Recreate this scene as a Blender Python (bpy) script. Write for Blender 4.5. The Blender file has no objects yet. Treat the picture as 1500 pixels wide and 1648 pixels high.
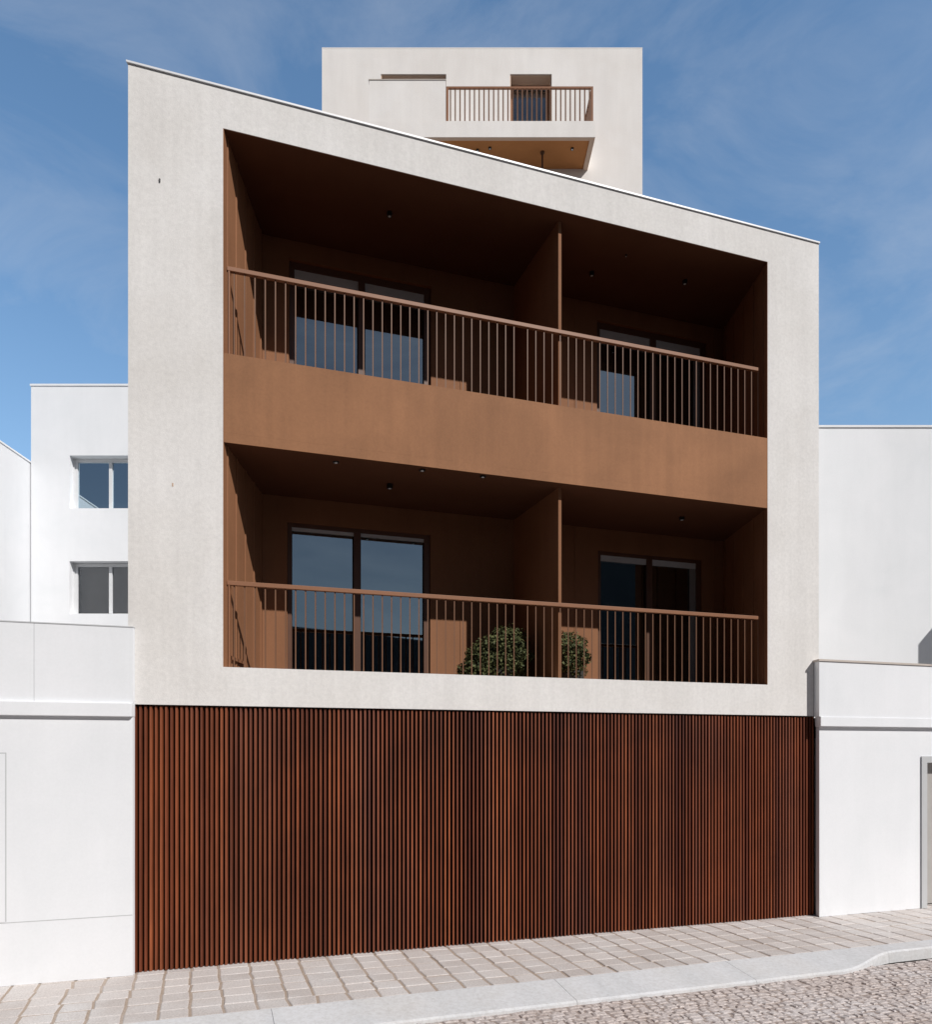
import bpy, math, random
from mathutils import Vector
R = math.radians
random.seed(7)
S = bpy.context.scene
COL = S.collection

# ------------------------------------------------------------------ camera
cam = bpy.data.cameras.new("camera")
cam.sensor_fit = 'HORIZONTAL'; cam.sensor_width = 36.0
cam.lens = 36.0 * 1225 / 1500
cam.shift_x = 25 / 1500; cam.shift_y = 382 / 1500
cam.clip_start = 0.05; cam.clip_end = 3000
camo = bpy.data.objects.new("camera", cam); COL.objects.link(camo)
camo.location = (0, 0, 2.245); camo.rotation_euler = (R(90), 0, 0)
S.camera = camo

# ------------------------------------------------------------------ sky, sun, exposure
SUN_DIR = Vector((0.545, -0.539, 0.643)).normalized()      # towards the sun
SKY_TINT = (3.75, 4.45, 4.5, 1)
W = bpy.data.worlds.new("World"); S.world = W; W.use_nodes = True
nt = W.node_tree; bg = nt.nodes['Background']
sky = nt.nodes.new('ShaderNodeTexSky'); sky.sky_type = 'NISHITA'; sky.sun_disc = False
sky.sun_elevation = math.asin(SUN_DIR.z); sky.sun_rotation = math.atan2(SUN_DIR.x, SUN_DIR.y)
sky.air_density = 1.0; sky.dust_density = 0.6; sky.ozone_density = 2.5
tc = nt.nodes.new('ShaderNodeTexCoord')
mp = nt.nodes.new('ShaderNodeMapping'); mp.inputs['Scale'].default_value = (2.2, 2.2, 5.5)
mp.inputs['Rotation'].default_value = (0.25, 0.5, 0.3)
n1 = nt.nodes.new('ShaderNodeTexNoise'); n1.inputs['Scale'].default_value = 1.6; n1.inputs['Detail'].default_value = 9
n1.inputs['Roughness'].default_value = 0.62; n1.inputs['Distortion'].default_value = 0.7
rp = nt.nodes.new('ShaderNodeValToRGB'); rp.color_ramp.elements[0].position = 0.44; rp.color_ramp.elements[1].position = 0.84
rp.color_ramp.elements[0].color = (0, 0, 0, 1); rp.color_ramp.elements[1].color = (0.28, 0.28, 0.28, 1)
mx = nt.nodes.new('ShaderNodeMix'); mx.data_type = 'RGBA'
mx.inputs['B'].default_value = (19.0, 19.6, 20.6, 1)
L = nt.links.new
L(tc.outputs['Generated'], mp.inputs['Vector']); L(mp.outputs[0], n1.inputs['Vector'])
L(n1.outputs['Fac'], rp.inputs[0]); L(rp.outputs[0], mx.inputs['Factor'])
# the sky away from the sun is a deep clear blue
sp = nt.nodes.new('ShaderNodeSeparateXYZ'); L(tc.outputs['Generated'], sp.inputs[0])
mr = nt.nodes.new('ShaderNodeMapRange'); mr.interpolation_type = 'SMOOTHSTEP'
mr.inputs['From Min'].default_value = -0.1; mr.inputs['From Max'].default_value = 0.6
L(sp.outputs['Y'], mr.inputs['Value'])
bl = nt.nodes.new('ShaderNodeMix'); bl.data_type = 'RGBA'
bl.inputs['A'].default_value = (1, 1, 1, 1); bl.inputs['B'].default_value = SKY_TINT
L(mr.outputs[0], bl.inputs['Factor'])
ml = nt.nodes.new('ShaderNodeMix'); ml.data_type = 'RGBA'; ml.blend_type = 'MULTIPLY'; ml.inputs['Factor'].default_value = 1
hz = nt.nodes.new('ShaderNodeMapRange'); hz.interpolation_type = 'SMOOTHSTEP'     # pale air low over the rooftops
hz.inputs['From Min'].default_value = 0.0; hz.inputs['From Max'].default_value = 0.62
hz.inputs['To Min'].default_value = 0.24; hz.inputs['To Max'].default_value = 0.0
L(sp.outputs['Z'], hz.inputs['Value'])
hm = nt.nodes.new('ShaderNodeMix'); hm.data_type = 'RGBA'; hm.inputs['B'].default_value = (12.0, 13.0, 14.0, 1)
L(sky.outputs[0], ml.inputs['A']); L(bl.outputs['Result'], ml.inputs['B']); L(ml.outputs['Result'], hm.inputs['A'])
L(hz.outputs[0], hm.inputs['Factor']); L(hm.outputs['Result'], mx.inputs['A']); L(mx.outputs['Result'], bg.inputs['Color'])
bg.inputs['Strength'].default_value = 0.05

sl = bpy.data.lights.new("sun", 'SUN'); sl.energy = 5.0; sl.angle = R(0.53); sl.color = (1.0, 0.965, 0.925)
so = bpy.data.objects.new("sun", sl); COL.objects.link(so)
so.location = SUN_DIR * 40; so.rotation_euler = SUN_DIR.to_track_quat('Z', 'Y').to_euler()
S.view_settings.view_transform = 'Standard'; S.view_settings.look = 'None'
S.view_settings.exposure = -0.35; S.view_settings.gamma = 1.0

# ------------------------------------------------------------------ materials
def newmat(name):
    m = bpy.data.materials.new(name); m.use_nodes = True
    return m, m.node_tree, m.node_tree.nodes['Principled BSDF']

def node(t, kind, **kw):
    n = t.nodes.new(kind)
    for k, v in kw.items():
        if k in n.inputs: n.inputs[k].default_value = v
        else: setattr(n, k, v)
    return n

def noise(t, vec, scale, detail=6, rough=0.6, stretch=None, dist=0.0):
    n = node(t, 'ShaderNodeTexNoise', Scale=scale, Detail=detail, Roughness=rough, Distortion=dist)
    if stretch:
        m = node(t, 'ShaderNodeMapping', Scale=stretch); t.links.new(vec, m.inputs['Vector']); vec = m.outputs[0]
    t.links.new(vec, n.inputs['Vector'])
    return n.outputs['Fac']

def ramp(t, fac, p0, c0, p1, c1):
    r = node(t, 'ShaderNodeValToRGB'); e = r.color_ramp.elements
    e[0].position = p0; e[0].color = (*c0, 1); e[1].position = p1; e[1].color = (*c1, 1)
    t.links.new(fac, r.inputs[0]); return r.outputs['Color']

def mixc(t, fac, a, b, mode='MIX'):
    m = node(t, 'ShaderNodeMix', data_type='RGBA', blend_type=mode)
    if isinstance(fac, float): m.inputs['Factor'].default_value = fac
    else: t.links.new(fac, m.inputs['Factor'])
    for k, v in (('A', a), ('B', b)):
        if isinstance(v, tuple): m.inputs[k].default_value = (*v, 1)
        else: t.links.new(v, m.inputs[k])
    return m.outputs['Result']

def bump(t, p, h, strength, dist):
    b = node(t, 'ShaderNodeBump', Strength=strength, Distance=dist)
    t.links.new(h, b.inputs['Height']); t.links.new(b.outputs[0], p.inputs['Normal'])

def plaster(name, col, blotch=0.12, streak=0.10, tint=(1, 1, 1), bumpiness=0.25, rough=0.9, grain=0.06, spec=0.25, fine=38, thin=0.0):
    m, t, p = newmat(name)
    pos = node(t, 'ShaderNodeNewGeometry').outputs['Position']
    c = col
    lo = tuple(x * (1 - blotch) * k for x, k in zip(col, tint))
    b = noise(t, pos, 0.9, 8, 0.62, dist=0.4)
    base = ramp(t, b, 0.32, lo, 0.66, col)
    st = noise(t, pos, 1.0, 6, 0.65, stretch=(2.6, 2.6, 0.30))
    base = mixc(t, 1.0, base, ramp(t, st, 0.35, (1 - streak,) * 3, 0.62, (1, 1, 1)), 'MULTIPLY')
    if thin:
        th = noise(t, pos, 1.0, 5, 0.6, stretch=(11, 11, 0.35))
        base = mixc(t, 1.0, base, ramp(t, th, 0.38, (1 - thin,) * 3, 0.60, (1, 1, 1)), 'MULTIPLY')
    fn = noise(t, pos, fine, 4, 0.7)
    base = mixc(t, 1.0, base, ramp(t, fn, 0.3, (1 - grain,) * 3, 0.65, (1, 1, 1)), 'MULTIPLY')
    t.links.new(base, p.inputs['Base Color'])
    p.inputs['Roughness'].default_value = rough; p.inputs['Specular IOR Level'].default_value = spec
    h = noise(t, pos, 90, 4, 0.7)
    bump(t, p, h, bumpiness, 0.004)
    return m

M = {}
M['facade'] = plaster("facade_plaster", (0.82, 0.80, 0.782), 0.09, 0.045, (1, 0.99, 0.975), 0.6, grain=0.11, fine=26, thin=0.035)
M['white'] = plaster("white_render", (0.83, 0.84, 0.865), 0.05, 0.03, (0.99, 1, 1.0), 0.2, grain=0.03)
M['upper'] = plaster("lifted_white_render", (0.89, 0.90, 0.92), 0.05, 0.03, (0.99, 1, 1.0), 0.2, grain=0.03)  # same white render, colour lightened to offset weaker sun on frontal walls
M['tower'] = plaster("tower_plaster", (0.92, 0.885, 0.855), 0.06, 0.06, (1, 0.985, 0.97), 0.35, grain=0.05)
M['terra'] = plaster("terracotta_render", (0.375, 0.176, 0.084), 0.24, 0.06, (0.98, 0.97, 0.96), 0.25, 0.75, 0.12, 0.3, thin=0.06)
M['soffit'] = plaster("shade_brown_soffit", (0.115, 0.046, 0.022), 0.15, 0.05, (0.98, 0.95, 0.94), 0.2, 0.8, 0.06, 0.2)  # brown deepened, putting the loggia's shade into the colour
M['tsoffit'] = plaster("orange_soffit", (0.52, 0.225, 0.08), 0.12, 0.05, (0.98, 0.95, 0.94), 0.2, 0.8, 0.06, 0.2)
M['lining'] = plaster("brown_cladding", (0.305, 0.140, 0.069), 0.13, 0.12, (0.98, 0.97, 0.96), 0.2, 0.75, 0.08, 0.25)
M['reveal'] = plaster("bounce_tan_reveal", (0.66, 0.49, 0.38), 0.08, 0.05)  # tan lightened, with the bounce light put into the colour
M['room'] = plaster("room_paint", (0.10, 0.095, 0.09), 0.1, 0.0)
M['concrete'] = plaster("street_render", (0.33, 0.29, 0.26), 0.2, 0.1)
M['opposite'] = plaster("shade_dark_render", (0.045, 0.041, 0.039), 0.2, 0.1)  # near-black: the block's shaded side is put into the colour

def plain(name, col, rough=0.5, metal=0.0, spec=0.5, var=0.12):
    m, t, p = newmat(name)
    pos = node(t, 'ShaderNodeNewGeometry').outputs['Position']
    n = noise(t, pos, 6, 6, 0.6)
    t.links.new(ramp(t, n, 0.3, tuple(c * (1 - var) for c in col), 0.7, col), p.inputs['Base Color'])
    p.inputs['Roughness'].default_value = rough; p.inputs['Metallic'].default_value = metal
    p.inputs['Specular IOR Level'].default_value = spec
    return m
M['rail'] = plain("terracotta_metal", (0.27, 0.12, 0.060), 0.5, 0.0, 0.35)
M['baluster'] = plain("bronze_brown_metal", (0.175, 0.083, 0.044), 0.5, 0.0, 0.3)
M['frame'] = plain("brown_window_frame", (0.12, 0.055, 0.032), 0.45, 0.0, 0.4)
M['wframe'] = plain("white_window_frame", (0.72, 0.73, 0.74), 0.4, 0.0, 0.5, 0.04)
M['gframe'] = plain("grey_door_frame", (0.52, 0.53, 0.54), 0.5, 0.0, 0.5, 0.05)
M['cap'] = plain("parapet_metal", (0.66, 0.67, 0.69), 0.45, 0.1, 0.5, 0.05)
M['coping'] = plain("buff_coping", (0.55, 0.49, 0.44), 0.7)
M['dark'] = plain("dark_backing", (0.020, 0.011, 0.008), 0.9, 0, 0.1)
M['black'] = plain("black_metal", (0.012, 0.012, 0.012), 0.4)
M['strip'] = plain("grey_strip", (0.26, 0.25, 0.24), 0.7)
M['blind'] = plain("grey_blind", (0.62, 0.64, 0.66), 0.8)
M['curtain'] = plain("beige_curtain", (0.46, 0.40, 0.34), 0.9)
M['door'] = plain("grey_door", (0.42, 0.40, 0.38), 0.5)
M['pot'] = plain("dark_pot", (0.06, 0.055, 0.05), 0.7)
M['bark'] = plain("bark", (0.12, 0.08, 0.05), 0.9)
M['stain'] = plain("rust_stain", (0.55, 0.38, 0.27), 0.8)

def glass(name, tint, refl, rtint=(0.74, 0.90, 1.0)):
    m, t, p = newmat(name); t.nodes.remove(p)
    out = t.nodes['Material Output']
    tr = node(t, 'ShaderNodeBsdfTransparent'); tr.inputs[0].default_value = (*tint, 1)
    gl = node(t, 'ShaderNodeBsdfGlossy'); gl.inputs['Color'].default_value = (*rtint, 1); gl.inputs['Roughness'].default_value = 0.015
    lw = node(t, 'ShaderNodeFresnel', IOR=1.5)
    ad = node(t, 'ShaderNodeMath', operation='ADD', use_clamp=True); ad.inputs[1].default_value = refl
    t.links.new(lw.outputs[0], ad.inputs[0])
    mxs = node(t, 'ShaderNodeMixShader')
    t.links.new(ad.outputs[0], mxs.inputs[0]); t.links.new(tr.outputs[0], mxs.inputs[1]); t.links.new(gl.outputs[0], mxs.inputs[2])
    pos = node(t, 'ShaderNodeNewGeometry').outputs['Position']
    h = noise(t, pos, 0.8, 1, 0.4)
    b = node(t, 'ShaderNodeBump', Strength=0.05, Distance=0.02); t.links.new(h, b.inputs['Height']); t.links.new(b.outputs[0], gl.inputs['Normal'])
    t.links.new(mxs.outputs[0], out.inputs[0])
    return m
M['glass'] = glass("tinted_glass", (0.26, 0.30, 0.34), 0.26)
M['glass3'] = glass("window_glass", (0.80, 0.82, 0.84), 0.03, (0.95, 0.97, 1.0))
M['glass4'] = glass("sky_glass", (0.5, 0.53, 0.55), 0.62)
M['glass2'] = glass("clear_glass", (0.55, 0.57, 0.58), 0.10)

def slatmat():
    m, t, p = newmat("red_brown_timber")
    at = node(t, 'ShaderNodeAttribute', attribute_name='rnd', attribute_type='GEOMETRY').outputs['Fac']
    pos = node(t, 'ShaderNodeNewGeometry').outputs['Position']
    g = noise(t, pos, 1.0, 8, 0.7, stretch=(45, 45, 1.6))
    grey = noise(t, pos, 1.0, 4, 0.6, stretch=(1.6, 1.6, 0.12))
    patch = noise(t, pos, 0.55, 5, 0.6, dist=0.6)
    c1 = ramp(t, at, 0.0, (0.115, 0.029, 0.013), 1.0, (0.345, 0.108, 0.044))
    c2 = mixc(t, 1.0, c1, ramp(t, g, 0.3, (0.55, 0.50, 0.48), 0.68, (1.12, 1.08, 1.0)), 'MULTIPLY')
    c3 = mixc(t, 1.0, c2, ramp(t, patch, 0.36, (0.74, 0.72, 0.76), 0.62, (1.08, 1.0, 0.95)), 'MULTIPLY')
    c3 = mixc(t, ramp(t, grey, 0.52, (0, 0, 0), 0.70, (0.38, 0.38, 0.38)), c3, (0.115, 0.052, 0.045))
    t.links.new(c3, p.inputs['Base Color']); p.inputs['Roughness'].default_value = 0.55
    p.inputs['Specular IOR Level'].default_value = 0.35
    bump(t, p, g, 0.3, 0.002)
    return m
M['slat'] = slatmat()

def stonemat(name, c0, c1, c2, big=0.9, speck=60, bumpd=0.004, bs=0.5, sd=0.38):
    m, t, p = newmat(name)
    at = node(t, 'ShaderNodeAttribute', attribute_name='rnd', attribute_type='GEOMETRY').outputs['Fac']
    pos = node(t, 'ShaderNodeNewGeometry').outputs['Position']
    base = ramp(t, at, 0.0, c0, 1.0, c1)
    n = noise(t, pos, big, 6, 0.6)
    base = mixc(t, ramp(t, n, 0.45, (0, 0, 0), 0.75, (1, 1, 1)), base, c2)
    f = noise(t, pos, speck, 5, 0.75)
    base = mixc(t, 1.0, base, ramp(t, f, 0.32, (1 - sd, 0.985 - sd, 0.97 - sd), 0.60, (1.05, 1.05, 1.05)), 'MULTIPLY')
    t.links.new(base, p.inputs['Base Color']); p.inputs['Roughness'].default_value = 0.9
    p.inputs['Specular IOR Level'].default_value = 0.2
    bump(t, p, f, bs, bumpd)
    return m
M['paver'] = stonemat("granite_paver", (0.56, 0.515, 0.49), (0.68, 0.635, 0.61), (0.70, 0.68, 0.67), 1.3, 60, 0.003, 0.35, 0.28)
M['mortar'] = stonemat("sandy_mortar", (0.46, 0.37, 0.30), (0.46, 0.37, 0.30), (0.54, 0.46, 0.40), 2.0, 90)
M['cobble'] = stonemat("rough_cobble", (0.53, 0.46, 0.43), (0.64, 0.57, 0.54), (0.66, 0.63, 0.63), 1.1, 40, 0.006, 0.6, 0.45)
M['roadbed'] = stonemat("road_bed", (0.38, 0.31, 0.275), (0.38, 0.31, 0.275), (0.44, 0.37, 0.33), 1.1, 60)
M['dark_far_road'] = stonemat("dark_far_road", (0.05, 0.05, 0.052), (0.05, 0.05, 0.052), (0.065, 0.063, 0.062), 0.8, 60)
M['kerb'] = stonemat("pale_kerb_stone", (0.59, 0.60, 0.615), (0.65, 0.655, 0.67), (0.62, 0.61, 0.60), 1.0, 25, 0.003, 0.2, 0.12)
M['earth'] = stonemat("ground_stone", (0.13, 0.12, 0.11), (0.13, 0.12, 0.11), (0.18, 0.16, 0.15), 0.6, 30)

def leafmat():
    m, t, p = newmat("leaf")
    at = node(t, 'ShaderNodeAttribute', attribute_name='rnd', attribute_type='GEOMETRY').outputs['Fac']
    t.links.new(ramp(t, at, 0.0, (0.030, 0.042, 0.014), 1.0, (0.140, 0.150, 0.058)), p.inputs['Base Color'])
    p.inputs['Roughness'].default_value = 0.6; p.inputs['Specular IOR Level'].default_value = 0.25
    return m
M['leaf'] = leafmat()

# ------------------------------------------------------------------ mesh helpers
P0 = Vector((-2.355, 7.903, 0)); D = Vector((0.9495, 0.3137, 0)); NO = Vector((0.3137, -0.9495, 0))
def F(t, q, z):                 # along the street front, depth along the side walls, height
    return P0 + D * t + Vector((0, q, z))
def G(a, w, z):                 # along the street front, distance out into the street, height
    return P0 + D * a + NO * w + Vector((0, 0, z))
def XYZ(x, y, z): return Vector((x, y, z))

class MB:
    def __init__(self): self.v = []; self.f = []; self.r = []
    def box(self, fn, a0, a1, b0, b1, c0, c1, rnd=None):
        i = len(self.v)
        for c in (c0, c1):
            for b in (b0, b1):
                for a in (a0, a1): self.v.append(fn(a, b, c))
        fs = [(0, 1, 3, 2), (4, 6, 7, 5), (0, 4, 5, 1), (2, 3, 7, 6), (0, 2, 6, 4), (1, 5, 7, 3)]
        self.f += [tuple(i + k for k in q) for q in fs]
        self.r += [random.random() if rnd is None else rnd] * 8
        return self
    def poly(self, pts, rnd=0.5):
        i = len(self.v); self.v += pts; self.f.append(tuple(range(i, i + len(pts)))); self.r += [rnd] * len(pts)
        return self
    def cyl(self, c, r0, r1, h, n=20):
        i = len(self.v); c = Vector(c)
        for k in range(n):
            a = 2 * math.pi * k / n; d = Vector((math.cos(a), math.sin(a), 0))
            self.v.append(c + d * r0); self.v.append(c + d * r1 + Vector((0, 0, h)))
        for k in range(n):
            j = (k + 1) % n; self.f.append((i + 2 * k, i + 2 * j, i + 2 * j + 1, i + 2 * k + 1))
        self.f.append(tuple(i + 2 * k + 1 for k in range(n))); self.f.append(tuple(i + 2 * k for k in reversed(range(n))))
        self.r += [0.5] * (2 * n)
        return self
    def build(self, name, mat, parent=None, fixn=True, bevel=0.0):
        org = Vector((0, 0, 0)); p = parent
        while p: org += p.location; p = p.parent
        me = bpy.data.meshes.new(name)
        me.from_pydata([tuple(v - org) for v in self.v], [], self.f)
        at = me.attributes.new('rnd', 'FLOAT', 'POINT'); at.data.foreach_set('value', self.r)
        me.materials.append(mat)
        if fixn:
            import bmesh
            bm = bmesh.new(); bm.from_mesh(me); bmesh.ops.recalc_face_normals(bm, faces=bm.faces); bm.to_mesh(me); bm.free()
        o = bpy.data.objects.new(name, me); COL.objects.link(o); o.parent = parent
        if bevel:
            b = o.modifiers.new("bevel", 'BEVEL'); b.width = bevel; b.segments = 2; b.limit_method = 'ANGLE'
        return o

def thing(name, label, cat, loc, group=None):
    o = bpy.data.objects.new(name, None); COL.objects.link(o); o.location = loc
    o.empty_display_size = 0.3
    o['label'] = label; o['category'] = cat
    if group: o['group'] = group
    return o
def structure(o): o['kind'] = 'structure'; return o

# ------------------------------------------------------------------ ground, pavement, kerb, road
ROADZ = -0.09
structure(MB().box(XYZ, -1500, 1500, -1500, 1500, -0.6, -0.135).build("ground", M['earth']))
structure(MB().box(G, -14, 24, 1.9, 4.7, -0.13, ROADZ - 0.008).build("road_bed", M['roadbed']))
structure(MB().box(G, -14, 24, 4.702, 12, -0.13, ROADZ).build("added_dark_road", M['dark_far_road']))  # unseen dark strip, added to cut ground bounce into the loggias
# cobbled road: rough little stones where the picture shows them
mb = MB(); w = 1.86; row = 0
while w < 4.6:
    rw = random.uniform(0.045, 0.085); a = -3.0 + random.uniform(0, 0.1)
    while a < 13.0:
        la = random.uniform(0.05, 0.16)
        j = lambda s=0.012: random.uniform(-s, s)
        tilt = j(0.008); z = ROADZ + j(0.004); tx = j(0.007); g = 0.006
        c = []
        for (u, v) in ((g, g), (la - g, g), (la - g, rw - g), (g, rw - g)):
            c.append((a + u + j(0.008), w + v + j(0.012), z + tilt * (u / la - .5) + tx * (v / rw - .5)))
        cx = sum(p[0] for p in c) / 4; cy = sum(p[1] for p in c) / 4
        i = len(mb.v); rr = random.random()
        for p in c: mb.v.append(G(p[0], p[1], ROADZ - 0.03))
        for p in c: mb.v.append(G(p[0], p[1], p[2] - 0.007))
        for p in c: mb.v.append(G(cx + (p[0] - cx) * .72, cy + (p[1] - cy) * .72, p[2] + 0.001))
        for k in range(4):
            l = (k + 1) % 4
            mb.f.append((i + k, i + l, i + 4 + l, i + 4 + k)); mb.f.append((i + 4 + k, i + 4 + l, i + 8 + l, i + 8 + k))
        mb.f.append((i + 8, i + 9, i + 10, i + 11)); mb.r += [rr] * 12
        a += la
    w += rw
structure(mb.build("road", M['cobble']))

structure(MB().box(G, -14, 24, -1.2, 1.49, -0.13, -0.006).build("pavement_bed", M['mortar']))
mb = MB()
rows, rd = 7, 0.232
colw = 0.272
wav = [[random.uniform(-0.022, 0.022) for _ in range(160)] for _ in range(rows + 1)]
for k in range(160):
    drift = 0
    for r in range(rows + 1):
        drift += random.uniform(-0.012, 0.012); wav[r][k] = wav[r][k] * .45 + drift
for r in range(rows):
    w0 = 1.478 - (r + 1) * rd; w1 = w0 + rd
    for k in range(130):
        a0 = -12 + k * colw; g = 0.012
        j = lambda s: random.uniform(-s, s)
        z = j(0.003); ta = j(0.004); tb = j(0.003); rr = random.random()
        wl, wr = j(0.006), j(0.006)
        c = [(a0 + wav[r][k] + g, w0 + .006 + wl), (a0 + colw + wav[r][k + 1] - g, w0 + .006 + wr),
             (a0 + colw + wav[r + 1][k + 1] - g, w1 - .006 + wr), (a0 + wav[r + 1][k] + g, w1 - .006 + wl)]
        cx = sum(p[0] for p in c) / 4; cy = sum(p[1] for p in c) / 4
        i = len(mb.v)
        def Z(p): return z + ta * (p[0] - cx) / colw + tb * (p[1] - cy) / rd
        for p in c: mb.v.append(G(p[0], p[1], -0.02))
        for p in c: mb.v.append(G(p[0], p[1], Z(p) - 0.005))
        for p in c: mb.v.append(G(cx + (p[0] - cx) * .93, cy + (p[1] - cy) * .93, Z(p)))
        for q in range(4):
            l = (q + 1) % 4
            mb.f.append((i + q, i + l, i + 4 + l, i + 4 + q)); mb.f.append((i + 4 + q, i + 4 + l, i + 8 + l, i + 8 + q))
        mb.f.append((i + 8, i + 9, i + 10, i + 11)); mb.r += [rr] * 12
structure(mb.build("pavement", M['paver']))

# kerb: dropped ramp on the left swinging up into a full kerb on the right
mb = MB()
def sec(a):
    s = min(1, max(0, (a - 6.15) / 0.95)); s = s * s * (3 - 2 * s)
    wo = 1.985 - 0.235 * s; zo = -0.060 + 0.064 * s
    return wo, zo, s
joints = [-14, -2.4, 0.35, 3.05, 5.05, 7.02, 9.3, 12.3, 24]
for j0, j1 in zip(joints[:-1], joints[1:]):
    n = max(2, int((j1 - j0) / 0.12)); ring = []
    for k in range(n + 1):
        a = j0 + 0.002 + (j1 - j0 - 0.004) * k / n; wo, zo, s = sec(a)
        i = len(mb.v)
        mb.v += [G(a, 1.482, -0.12), G(a, 1.482, 0.002), G(a, 1.50, 0.006), G(a, wo - 0.02, zo + 0.004), G(a, wo, zo - 0.012), G(a, wo + 0.004, -0.12)]
        mb.r += [random.random()] * 6; ring.append(i)
    for x, y in zip(ring[:-1], ring[1:]):
        for q in range(5): mb.f.append((x + q, y + q, y + q + 1, x + q + 1))
    mb.f.append(tuple(ring[0] + q for q in range(6))); mb.f.append(tuple(ring[-1] + q for q in reversed(range(6))))
structure(mb.build("kerb", M['kerb']))

# ------------------------------------------------------------------ the apartment building
B = thing("apartment_building", "pale plastered apartment house with two rows of brown loggias above a red-brown slatted base", "building", F(3.4, 0.5, 0))
ZT, ZO, ZB1, ZB0, ZS, ZW = 9.103, 8.684, 6.361, 5.438, 3.103, 2.700
TL, TR, TO = -0.917, 7.747, 6.893
# facade: one ring round the big opening
mb = MB(); e = 0.006
outer = [(TL, ZW), (TR, ZW), (TR, ZT), (TL, ZT)]; inner = [(-e, ZS), (TO + e, ZS), (TO + e, ZO + e), (-e, ZO + e)]
for q in (0.0, 0.30):
    for p in outer: mb.v.append(F(p[0], q, p[1]))
    for p in inner: mb.v.append(F(p[0], q, p[1]))
for k in range(4):
    l = (k + 1) % 4
    mb.f += [(k, l, 4 + l, 4 + k), (8 + k, 12 + k, 12 + l, 8 + l), (k, 8 + k, 8 + l, l), (4 + k, 4 + l, 12 + l, 12 + k)]
mb.r = [0.5] * 16
facade = mb.build("facade", M['facade'], B)
MB().box(F, TL - 0.012, TR + 0.012, -0.018, 0.34, ZT + 0.002, ZT + 0.021).build("parapet_cap", M['cap'], B)
# side and rear walls, roof, storey floors
MB().box(F, TL, TL + 0.25, 0.302, 7.5, 0, ZT).build("side_wall", M['facade'], B)
MB().box(F, TR - 0.25, TR, 0.302, 7.5, 0, ZT).build("side_wall", M['facade'], B)
MB().box(F, TL + 0.252, TR - 0.252, 7.25, 7.5, 0, ZT).build("rear_wall", M['facade'], B)
MB().box(F, TL + 0.253, TR - 0.253, 0.305, 7.24, 8.80, 8.95).build("roof", M['concrete'], B)
# loggia lining
LQ = 1.62
for t0, t1, sg in ((-0.10, 0.0, 1), (TO, TO + 0.10, -1)):
    m2 = MB().box(F, t0, t1, 0.002, LQ + 0.2, 3.02, ZO + 0.10)
    m3 = m2
    for q in (0.115, 0.44, 0.815, 1.19, 1.52):         # raised joint strips of the wall cladding
        tt = 0.0 if sg > 0 else TO
        m3.box(F, min(tt, tt + sg * 0.012) + (0.0005 if sg < 0 else -0.0005), max(tt, tt + sg * 0.012), q, q + 0.028, 3.06, ZO - 0.001)
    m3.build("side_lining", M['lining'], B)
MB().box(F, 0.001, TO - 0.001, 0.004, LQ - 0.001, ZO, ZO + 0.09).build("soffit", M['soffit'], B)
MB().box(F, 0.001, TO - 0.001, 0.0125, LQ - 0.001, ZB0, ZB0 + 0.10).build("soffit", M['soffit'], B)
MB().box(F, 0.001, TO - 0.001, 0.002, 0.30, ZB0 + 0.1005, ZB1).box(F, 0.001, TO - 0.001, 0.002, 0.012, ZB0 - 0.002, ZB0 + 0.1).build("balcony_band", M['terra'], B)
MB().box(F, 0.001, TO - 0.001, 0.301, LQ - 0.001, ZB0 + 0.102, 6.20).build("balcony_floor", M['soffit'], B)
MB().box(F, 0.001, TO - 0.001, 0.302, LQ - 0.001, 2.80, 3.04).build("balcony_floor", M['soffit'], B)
# windows: (t0, t1, mullion0, mullion1, z0, z1)
wins = [(0.305, 2.195, 1.155, 1.242, 3.05, 5.125, 'lo'), (4.728, 6.50, 5.545, 5.638, 3.05, 5.125, 'lo'),
        (0.325, 2.205, 1.213, 1.298, 6.21, 8.45, 'up'), (4.711, 6.59, 5.615, 5.712, 6.21, 8.45, 'up')]
def backwall(wa, wb, z0, z1):
    m = MB(); q0, q1 = LQ, LQ + 0.18
    m.box(F, 0.002, wa[0], q0, q1, z0, z1).box(F, wa[1], wb[0], q0, q1, z0, z1).box(F, wb[1], TO - 0.002, q0, q1, z0, z1)
    for w_ in (wa, wb): m.box(F, w_[0], w_[1], q0, q1, w_[5], z1)
    s = m
    for t in (2.62, 3.15, 4.35, 6.72):
        s.box(F, t, t + 0.012, q0 - 0.006, q0 + 0.004, z0 + 0.01, z1 - 0.004)
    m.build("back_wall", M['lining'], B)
backwall(wins[0], wins[1], 3.04, ZB0 + 0.2); backwall(wins[2], wins[3], 6.20, ZO + 0.08)
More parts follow.
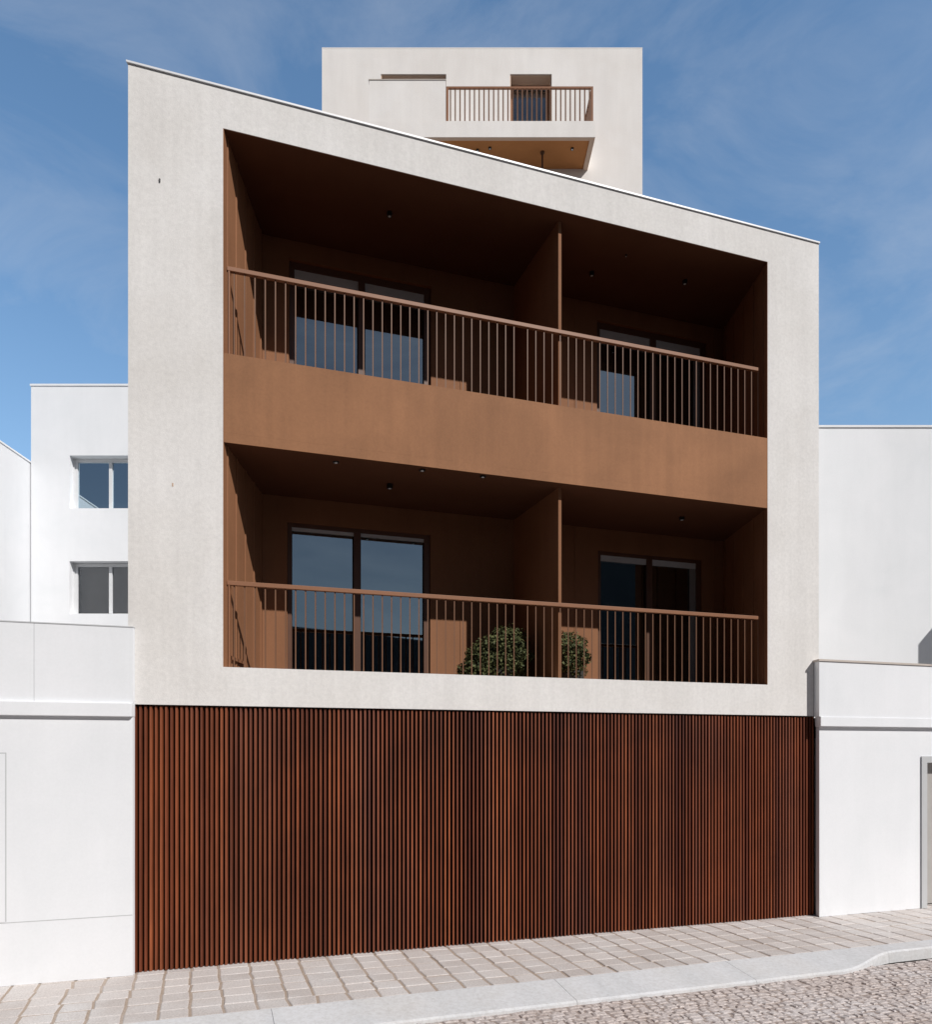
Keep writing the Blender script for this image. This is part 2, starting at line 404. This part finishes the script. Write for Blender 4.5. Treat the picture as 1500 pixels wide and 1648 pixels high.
for (t0, t1, m0, m1, z0, z1, lev) in wins:
    up = lev == 'up'; q0 = LQ + (0.05 if up else 0.03); fw = 0.058 if up else 0.05
    top = 0.085 if up else 0.052
    fr = MB()
    fr.box(F, t0 + .001, t0 + fw, q0, q0 + 0.09, z0, z1 - .001).box(F, t1 - fw - 0.04, t1 - .001, q0, q0 + 0.09, z0, z1 - .001)
    fr.box(F, t0 + fw, t1 - fw - 0.04, q0, q0 + 0.09, z1 - top, z1 - .001).box(F, t0 + fw, t1 - fw - 0.04, q0, q0 + 0.09, z0, z0 + 0.06)
    f = fr.build("sliding_window", M['frame'], B)
    MB().box(F, m0, m1, q0 - 0.012, q0 + 0.08, z0 + 0.061, z1 - top - .001).build("mullion", M['frame'], f)
    for a, b in ((t0 + fw, m0), (m1, t1 - fw - 0.04)):
        MB().box(F, a + .001, b - .001, q0 + 0.04, q0 + 0.05, z0 + 0.061, z1 - top - 0.001).build("pane", M['glass'], f)
    bh = 0.20 if up else (0.045 if t0 < 2 else 0.085)
    for a, b in ((t0 + fw, m0), (m1, t1 - fw - 0.04)):
        MB().box(F, a + .002, b - .002, q0 + 0.016, q0 + 0.030, z1 - top - bh, z1 - top - .002).build("roller_blind", M['blind'], f)
    if t0 > 3: MB().box(F, t1 - fw - 0.15, t1 - fw - 0.042, q0 + 0.014, q0 + 0.034, z0 + .062, z1 - top - bh - .002).build("fixed_strip", M['strip'], f)
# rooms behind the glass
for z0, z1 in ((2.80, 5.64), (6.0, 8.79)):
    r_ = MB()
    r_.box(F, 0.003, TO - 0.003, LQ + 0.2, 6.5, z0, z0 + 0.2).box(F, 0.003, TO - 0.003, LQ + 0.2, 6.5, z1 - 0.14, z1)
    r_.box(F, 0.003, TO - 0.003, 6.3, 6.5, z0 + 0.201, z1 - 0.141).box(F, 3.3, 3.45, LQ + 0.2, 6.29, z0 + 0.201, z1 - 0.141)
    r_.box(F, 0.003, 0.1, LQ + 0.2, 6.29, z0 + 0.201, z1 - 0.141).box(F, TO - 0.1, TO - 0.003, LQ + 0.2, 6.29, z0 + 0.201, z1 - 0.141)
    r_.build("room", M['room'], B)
# dividing screens, square to the street front
def dividers(z0, z1):
    m = MB(); w0, w1 = -0.16, -1.537
    a0 = 3.840 - 0.0
    m.box(G, 3.920, 3.960, w1, w0, z0, z1)
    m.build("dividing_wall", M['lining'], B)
dividers(3.041, ZB0 - 0.001); dividers(6.201, ZO - 0.001)
# railings
def railing(zb, zt):
    r = MB().box(F, 0.004, 6.80, 0.098, 0.150, zt - 0.046, zt).build("railing", M['rail'], B, bevel=0.004)
    MB().box(F, 0.018, 0.032, 0.10, 0.148, zb, zt - 0.047).build("end_post", M['rail'], r)
    pos = [0.072 + 0.1068 * k for k in range(31)] + [3.452 + 0.1082 * k for k in range(32)]
    first = None
    for t in pos:
        if t > 6.83: continue
        if first is None:
            first = MB().box(F, t - .006, t + .006, 0.117, 0.131, zb, zt - 0.0465).build("baluster", M['baluster'], r); t00 = t
        else:
            c = first.copy(); COL.objects.link(c); c.parent = r; c.location = D * (t - t00)
railing(3.10, 4.022); railing(6.205, 7.328)
MB().box(F, 0.0005, 0.03, 0.18, 0.70, 3.205, 3.24).build("wall_bracket", M['rail'], B)
# recessed and surface downlights
def downlight(t, q, z, r=0.031, drop=0.05, par=B, fn=F):
    p = fn(t, q, z)
    h = MB().cyl(p - Vector((0, 0, drop)), r, r, drop - .0005, 18).build("downlight", M['black'], par)
    MB().cyl(p - Vector((0, 0, drop + 0.003)), r * .5, r * .5, 0.0028, 14).build("lens", M['wframe'], h)
for t, q in ((1.71, .69), (4.49, .96), (5.87, .71)): downlight(t, q, ZO)
downlight(4.89, .48, ZO, .014, .02)
for t, q, d in ((1.71, .72, .055), (5.83, .73, .04), (2.14, .115, .014), (2.88, .085, .014), (1.14, .2, .008)): downlight(t, q, ZB0, .036, d)
# small fixings on the plaster
MB().cyl(F(-0.621, 0, 7.984) + NO * 0.006, 0.007, 0.009, 0.03, 10).build("wall_fixing", M['black'], B)
MB().box(F, -0.503, -0.491, -0.003, 0.004, 4.92, 4.955).build("rust_mark", M['stain'], B)
# slatted timber base
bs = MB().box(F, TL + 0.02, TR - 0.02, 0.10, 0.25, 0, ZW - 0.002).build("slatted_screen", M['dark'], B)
mb = MB(); t = -0.875; k = 0; tone = 0.5
while t < 7.70:
    tone = 0.72 * tone + 0.28 * random.random()
    rv = min(1, max(0, 0.5 + (tone - 0.5) * 1.6 + random.uniform(-0.30, 0.30)))
    wd = random.uniform(0.0195, 0.0225); dq = random.uniform(-0.004, 0.004)
    mb.box(F, t, t + wd, 0.028 + dq, 0.075, 0.004, ZW - 0.012, rv)
    t += 0.0490
mb.build("slats", M['slat'], bs)

# ------------------------------------------------------------------ tower behind
T = thing("tower_house", "tall pale tower with a projecting corner balcony rising behind the sloping roof line", "building", (0.75, 20, 0))
YW = 18.0
def wall_with_holes(x0, x1, y0, y1, z0, z1, holes):
    m = MB(); holes = sorted(holes); zs0 = min(h[2] for h in holes); zs1 = max(h[3] for h in holes)
    m.box(XYZ, x0, x1, y0, y1, z0, zs0).box(XYZ, x0, x1, y0, y1, zs1, z1)
    x = x0
    for (a, b, c, d) in holes:
        if a > x: m.box(XYZ, x, a, y0, y1, zs0, zs1)
        if c > zs0: m.box(XYZ, a, b, y0, y1, zs0, c)
        if d < zs1: m.box(XYZ, a, b, y0, y1, d, zs1)
        x = b
    m.box(XYZ, x, x1, y0, y1, zs0, zs1)
    return m
holes = [(-1.645, -0.10, 16.05, 18.205), (1.41, 2.395, 16.05, 18.205)]
m = wall_with_holes(-3.04, 4.54, YW, YW + 0.5, 0, 18.80, holes)
m.build("wall", M['tower'], T)
MB().box(XYZ, -3.04, -2.7, YW + .502, 24, 0, 18.80).build("side_wall", M['tower'], T)
MB().box(XYZ, 4.2, 4.54, YW + .502, 24, 0, 18.80).build("side_wall", M['tower'], T)
MB().box(XYZ, -2.69, 4.19, 23.6, 24, 0, 18.80).build("rear_wall", M['tower'], T)
MB().box(XYZ, -3.042, 4.542, YW - 0.002, 24.0, 18.802, 18.83).build("roof", M['tower'], T)
for (a, b, c, d) in holes:
    rv = MB().box(XYZ, a + .001, b - .001, YW + 0.02, YW + 0.49, d - 0.02, d - .002)
    rv.box(XYZ, a + .001, a + .02, YW + 0.02, YW + .49, c, d - .021).box(XYZ, b - .02, b - .001, YW + .02, YW + .49, c, d - .021)
    rv.build("window_reveal", M['reveal'], T)
    f = MB().box(XYZ, a + .021, a + .09, YW + .29, YW + .36, c, d - .022).box(XYZ, b - .09, b - .021, YW + .29, YW + .36, c, d - .022)
    f.box(XYZ, a + .09, b - .09, YW + .29, YW + .36, d - .10, d - .022)
    f = f.build("window", M['rail'], T)
    MB().box(XYZ, a + .091, b - .091, YW + .32, YW + .33, c, d - .101).build("pane", M['glass3'], f)
    m = MB(); n = 16; x = a + .09
    for k in range(n):
        xw = (b - a - .18) / n
        m.box(XYZ, x + k * xw, x + (k + .985) * xw, YW + .40 + .02 * (k % 2), YW + .43 + .02 * (k % 2), c, d - .12)
    m.build("curtain", M['blind'], f)
    MB().box(XYZ, a + .03, b - .03, YW + .52, YW + .56, c, d).build("room_back", M['room'], T)
YB = 17.03
bal = MB().box(XYZ, -1.82, 3.24, YB, YW - .001, 16.0, 16.286).box(XYZ, -1.82, 3.24, YB - .010, YB - .001, 15.927, 16.286).build("balcony", M['tower'], T)
MB().box(XYZ, -1.82, 3.24, YB, YB + 0.09, 15.925, 15.999).box(XYZ, -1.82, -1.73, YB + .091, YW - .001, 15.925, 15.999).box(XYZ, 3.13, 3.24, YB + .091, YW - .001, 15.925, 15.999).build("slab_edge", M['reveal'], bal)
MB().box(XYZ, -1.729, 3.129, YB + .091, YW - .001, 15.960, 15.998).build("soffit", M['tsoffit'], bal)
MB().box(XYZ, -1.82, -0.105, YB + 0.0, YB + 0.14, 16.287, 17.205).build("solid_parapet", M['tower'], bal)
MB().box(XYZ, -1.835, -0.095, YB - 0.012, YB + 0.15, 17.206, 17.225).build("parapet_cap", M['coping'], bal)
r = MB().box(XYZ, -0.094, 3.20, YB + .03, YB + .07, 17.05, 17.095).box(XYZ, 3.16, 3.20, YB + .071, YW - .001, 17.05, 17.095).build("tower_railing", M['rail'], T)
MB().box(XYZ, -0.094, -0.045, YB + .03, YB + .07, 16.287, 17.049).box(XYZ, 3.15, 3.20, YB + .03, YB + .07, 16.287, 17.049).build("corner_post", M['rail'], r)
nb = 30; first = None
for k in range(nb):
    x = 0.0 + 3.12 * k / (nb - 1)
    if first is None: first = MB().box(XYZ, x - .014, x + .014, YB + .04, YB + .062, 16.287, 17.049).build("baluster", M['baluster'], r); x00 = x
    else:
        c = first.copy(); COL.objects.link(c); c.parent = r; c.location = (x - x00, 0, 0)
for k in range(7):
    y = YB + .16 + .12 * k
    MB().box(XYZ, 3.17, 3.192, y, y + .022, 16.287, 17.049).build("baluster", M['baluster'], r)
MB().cyl((2.11, 17.49, 15.40), 0.022, 0.022, 0.56, 10).build("drain_pipe", M['frame'], T)
MB().cyl((2.11, 17.49, 15.93), 0.05, 0.05, 0.029, 12).build("pipe_collar", M['frame'], T)
for x, y in ((0.62, 17.42), (0.9, 17.36), (2.78, 17.38)): downlight(x, y, 15.960, .035, .03, T, lambda a, b, c: Vector((a, b, c)))

# ------------------------------------------------------------------ white house on the left
H = thing("white_house", "white rendered house left of the slatted base, with two grey windows above a street wall", "building", F(-2.5, 0.3, 0))
e_ = -0.853
MB().box(F, -9, e_, -0.055, -0.004, 0, 2.569).box(F, -9, -0.93, -0.003, 0.16, 0, 2.569).build("street_wall", M['white'], H)
MB().box(F, -9, e_ - .002, -0.0565, -0.0545, 0.596, 0.604).build("groove_strip", M['gframe'], H)  # thin grey strip standing in for the wall's shallow groove
MB().box(F, -9, e_ + .004, -0.100, -0.004, 2.570, 2.705).build("cornice", M['white'], H, bevel=0.006)
MB().box(F, -9, -1.733, -0.055, -0.004, 2.706, 3.458).box(F, -1.728, e_, -0.055, -0.004, 2.706, 3.458).build("terrace_parapet", M['white'], H)
MB().box(F, -9, -0.93, -0.003, 0.16, 2.706, 3.452).build("parapet_back", M['white'], H)
MB().box(F, -9, -0.93, 0.161, 9.0, 2.4, 2.68).build("terrace_floor", M['concrete'], H)
MB().box(F, -9, e_ + .003, -0.060, -0.003, 3.459, 3.470).build("parapet_cap", M['gframe'], H)
hd = MB().box(F, -2.85, -1.975, -0.059, -0.0552, 0.61, 2.205).build("hatch", M['white'], H)
MB().box(F, -2.862, -2.852, -0.0565, -0.0545, 0.61, 2.217).box(F, -1.973, -1.963, -0.0565, -0.0545, 0.61, 2.217).box(F, -2.852, -1.973, -0.0565, -0.0545, 2.207, 2.217).build("hatch_gap", M['gframe'], hd)
YL = 19.0
wl = [(-9.51, -7.65, 5.626, 6.945), (-9.51, -7.65, 8.263, 9.58)]
m = MB()
m.box(XYZ, -10.47, -9.51, YL, YL + .4, 0, 11.31).box(XYZ, -7.65, -3.4, YL, YL + .4, 0, 11.31)
for z0, z1 in ((0, 5.626), (6.945, 8.263), (9.58, 11.31)): m.box(XYZ, -9.51, -7.65, YL, YL + .4, z0, z1)
m.build("upper_wall", M['upper'], H)
MB().box(XYZ, -10.47, -10.1, YL + .402, 27, 0, 11.31).build("side_wall", M['white'], H)
MB().box(XYZ, -3.8, -3.4, YL + .402, 27, 0, 11.31).build("side_wall", M['white'], H)
MB().box(XYZ, -10.49, -3.38, YL - .02, 27, 11.312, 11.36).build("roof", M['upper'], H)
for i_, (a, b, c, d) in enumerate(wl):
    y0 = YL + .22
    f = MB().box(XYZ, a + .03, a + .10, y0, y0 + .08, c + .01, d - .01).box(XYZ, b - .10, b - .03, y0, y0 + .08, c + .01, d - .01)
    f.box(XYZ, a + .10, b - .10, y0, y0 + .08, d - .09, d - .01).box(XYZ, a + .10, b - .10, y0, y0 + .08, c + .01, c + .05)
    cx = (a + b) / 2 + .0
    f.box(XYZ, cx - .04, cx + .04, y0 - .01, y0 + .07, c + .05, d - .09)
    f.box(XYZ, a + .001, a + .03, y0 - .03, y0 + .09, c, d).box(XYZ, b - .03, b - .001, y0 - .03, y0 + .09, c, d)
    f = f.build("window", M['wframe'], H)
    for x0, x1 in ((a + .10, cx - .04), (cx + .04, b - .10)):
        MB().box(XYZ, x0 + .001, x1 - .001, y0 + .035, y0 + .045, c + .051, d - .091).build("pane", M['glass4' if i_ else 'glass3'], f)
    if not i_: MB().box(XYZ, a + .05, b - .05, YL + .5, YL + .53, c, d).build("curtain", M['curtain'], f)
    MB().box(XYZ, a - .3, b + .3, YL + .9, YL + .95, c - .4, d + .4).build("room_back", M['room'], f)

# gable wall of the house beyond it
N = thing("white_side_house", "plain white house whose blank side wall slopes away at the left edge of the picture", "building", (-13, 17, 0))
MB().box(XYZ, -16, -10.5, 11, 26, 0, 9.40).build("wall", M['white'], N)
MB().box(XYZ, -16, -10.48, 10.98, 26, 9.401, 9.44).build("roof", M['upper'], N)

# ------------------------------------------------------------------ white house on the right
K = thing("white_house", "white rendered house right of the slatted base, with blank upper wall and grey framed door", "building", F(11, 0.3, 0))
tr = 7.664
MB().box(F, 7.695, 9.60, -0.10, -0.004, 0, 2.555).box(F, 9.60, 10.75, -0.10, -0.004, 2.10, 2.555).box(F, 10.75, 15, -0.10, -0.004, 0, 2.555).build("street_wall", M['white'], K)
MB().box(F, 7.76, 9.60, -0.003, 0.2, 0, 2.555).box(F, 9.60, 10.75, -0.003, 0.2, 2.10, 2.555).box(F, 10.75, 15, -0.003, 0.2, 0, 2.555).build("inner_wall", M['white'], K)
MB().box(F, 7.680, 15, -0.165, -0.004, 2.556, 2.685).build("cornice", M['white'], K, bevel=0.006)
MB().box(F, tr, 15, -0.150, -0.004, 2.686, 3.425).build("terrace_parapet", M['white'], K)
MB().box(F, tr - .014, 15, -0.166, 0.05, 3.426, 3.452).build("parapet_coping", M['coping'], K)
MB().box(F, 7.76, 15, 0.051, 6, 2.4, 2.68).build("terrace_floor", M['concrete'], K)
dr = MB().box(F, 9.642, 10.71, 0.06, 0.10, 0.02, 2.07).build("door", M['door'], K)
MB().box(F, 9.50, 9.600, -0.125, -0.101, 0, 2.15).box(F, 10.75, 10.85, -0.125, -0.101, 0, 2.15).box(F, 9.60, 10.75, -0.125, -0.101, 2.06, 2.15).build("door_surround", M['gframe'], dr)
MB().box(F, 9.602, 9.64, -0.02, 0.09, 0.01, 2.08).box(F, 10.712, 10.748, -0.02, 0.09, 0.01, 2.08).build("door_jamb", M['gframe'], dr)
YR = 13.0
MB().box(XYZ, 5.06, 14, YR, YR + .4, 0, 7.74).build("upper_wall", M['upper'], K)
MB().box(XYZ, 5.05, 14.02, YR - .02, YR + .42, 7.741, 7.775).build("wall_cap", M['upper'], K)
MB().box(XYZ, 5.06, 5.4, YR + .402, 20, 0, 7.74).build("side_wall", M['white'], K)
MB().box(XYZ, 13.6, 14, YR + .402, 20, 0, 7.74).build("side_wall", M['white'], K)
MB().box(XYZ, 9.1, 14, 11.9, YR - .001, 2.69, 5.35).build("wing_wall", M['white'], K)

# ------------------------------------------------------------------ the other side of the street (mirrored in the balcony glass; left wing added to block low sky)
O = thing("street_block", "shade-darkened street block across the road, mirrored in the loggia glass, with an added wing blocking low sky", "building", (5, -14, 0))
MB().box(XYZ, 4.51, 21.9, -20, -12, -0.1, 7.6).build("low_wing", M['opposite'], O)
MB().box(XYZ, 22, 44, -18, -7, -0.1, 15.5).build("tall_wing", M['opposite'], O)
MB().box(XYZ, -26, 4.5, -20, -9.5, -0.1, 15).build("tall_wing", M['opposite'], O)  # added out of view, tall to keep low sky light off the loggias

# ------------------------------------------------------------------ shrubs on the lower balcony
def shrub(label, base, lumps, pot_r):
    s = thing("potted_shrub", label, "shrub", base, "clipped shrubs on the lower balcony")
    b = Vector(base)
    MB().cyl(b, pot_r * .78, pot_r, 0.24, 22).build("pot", M['pot'], s)
    MB().cyl(b + Vector((0, 0, .22)), .03, .02, .3, 8).build("trunk", M['bark'], s)
    m = MB(); rnd = random.Random(len(label))
    for (c, rad, n) in lumps:
        c = Vector(c)
        for k in range(n):
            d = Vector((rnd.gauss(0, 1), rnd.gauss(0, 1), rnd.gauss(0, 1))).normalized()
            bumpy = 1 + 0.10 * math.sin(7 * d.x + 3) * math.sin(6 * d.y + 1) + 0.08 * math.sin(9 * d.z + 2 * d.x)
            p = c + d * rad * bumpy * (rnd.random() ** 0.22) * (1.0 if rnd.random() > .05 else 1.10)
            nrm = (d + Vector((rnd.gauss(0, .6), rnd.gauss(0, .6), rnd.gauss(0, .6)))).normalized()
            u = nrm.orthogonal().normalized(); u = (u * math.cos(k) + nrm.cross(u) * math.sin(k)).normalized(); v = nrm.cross(u)
            l = rnd.uniform(.03, .052); w_ = l * .62
            m.poly([p - u * l * .5, p + v * w_ * .5 + nrm * .004, p + u * l * .5, p - v * w_ * .5 + nrm * .004], rnd.random())
    m.build("foliage", M['leaf'], s, fixn=False)
p1 = F(3.12, .92, 3.041)
shrub("larger round clipped shrub in the bay left of the dividing wall", p1,
      [(F(3.24, .9, 3.46), .345, 4400), (F(3.00, .9, 3.37), .30, 2800), (F(2.80, .86, 3.20), .23, 1700)], .24)
p2 = F(4.16, .92, 3.041)
shrub("smaller round clipped shrub half hidden behind the dividing wall", p2, [(F(4.10, .9, 3.47), .31, 4200)], .2)
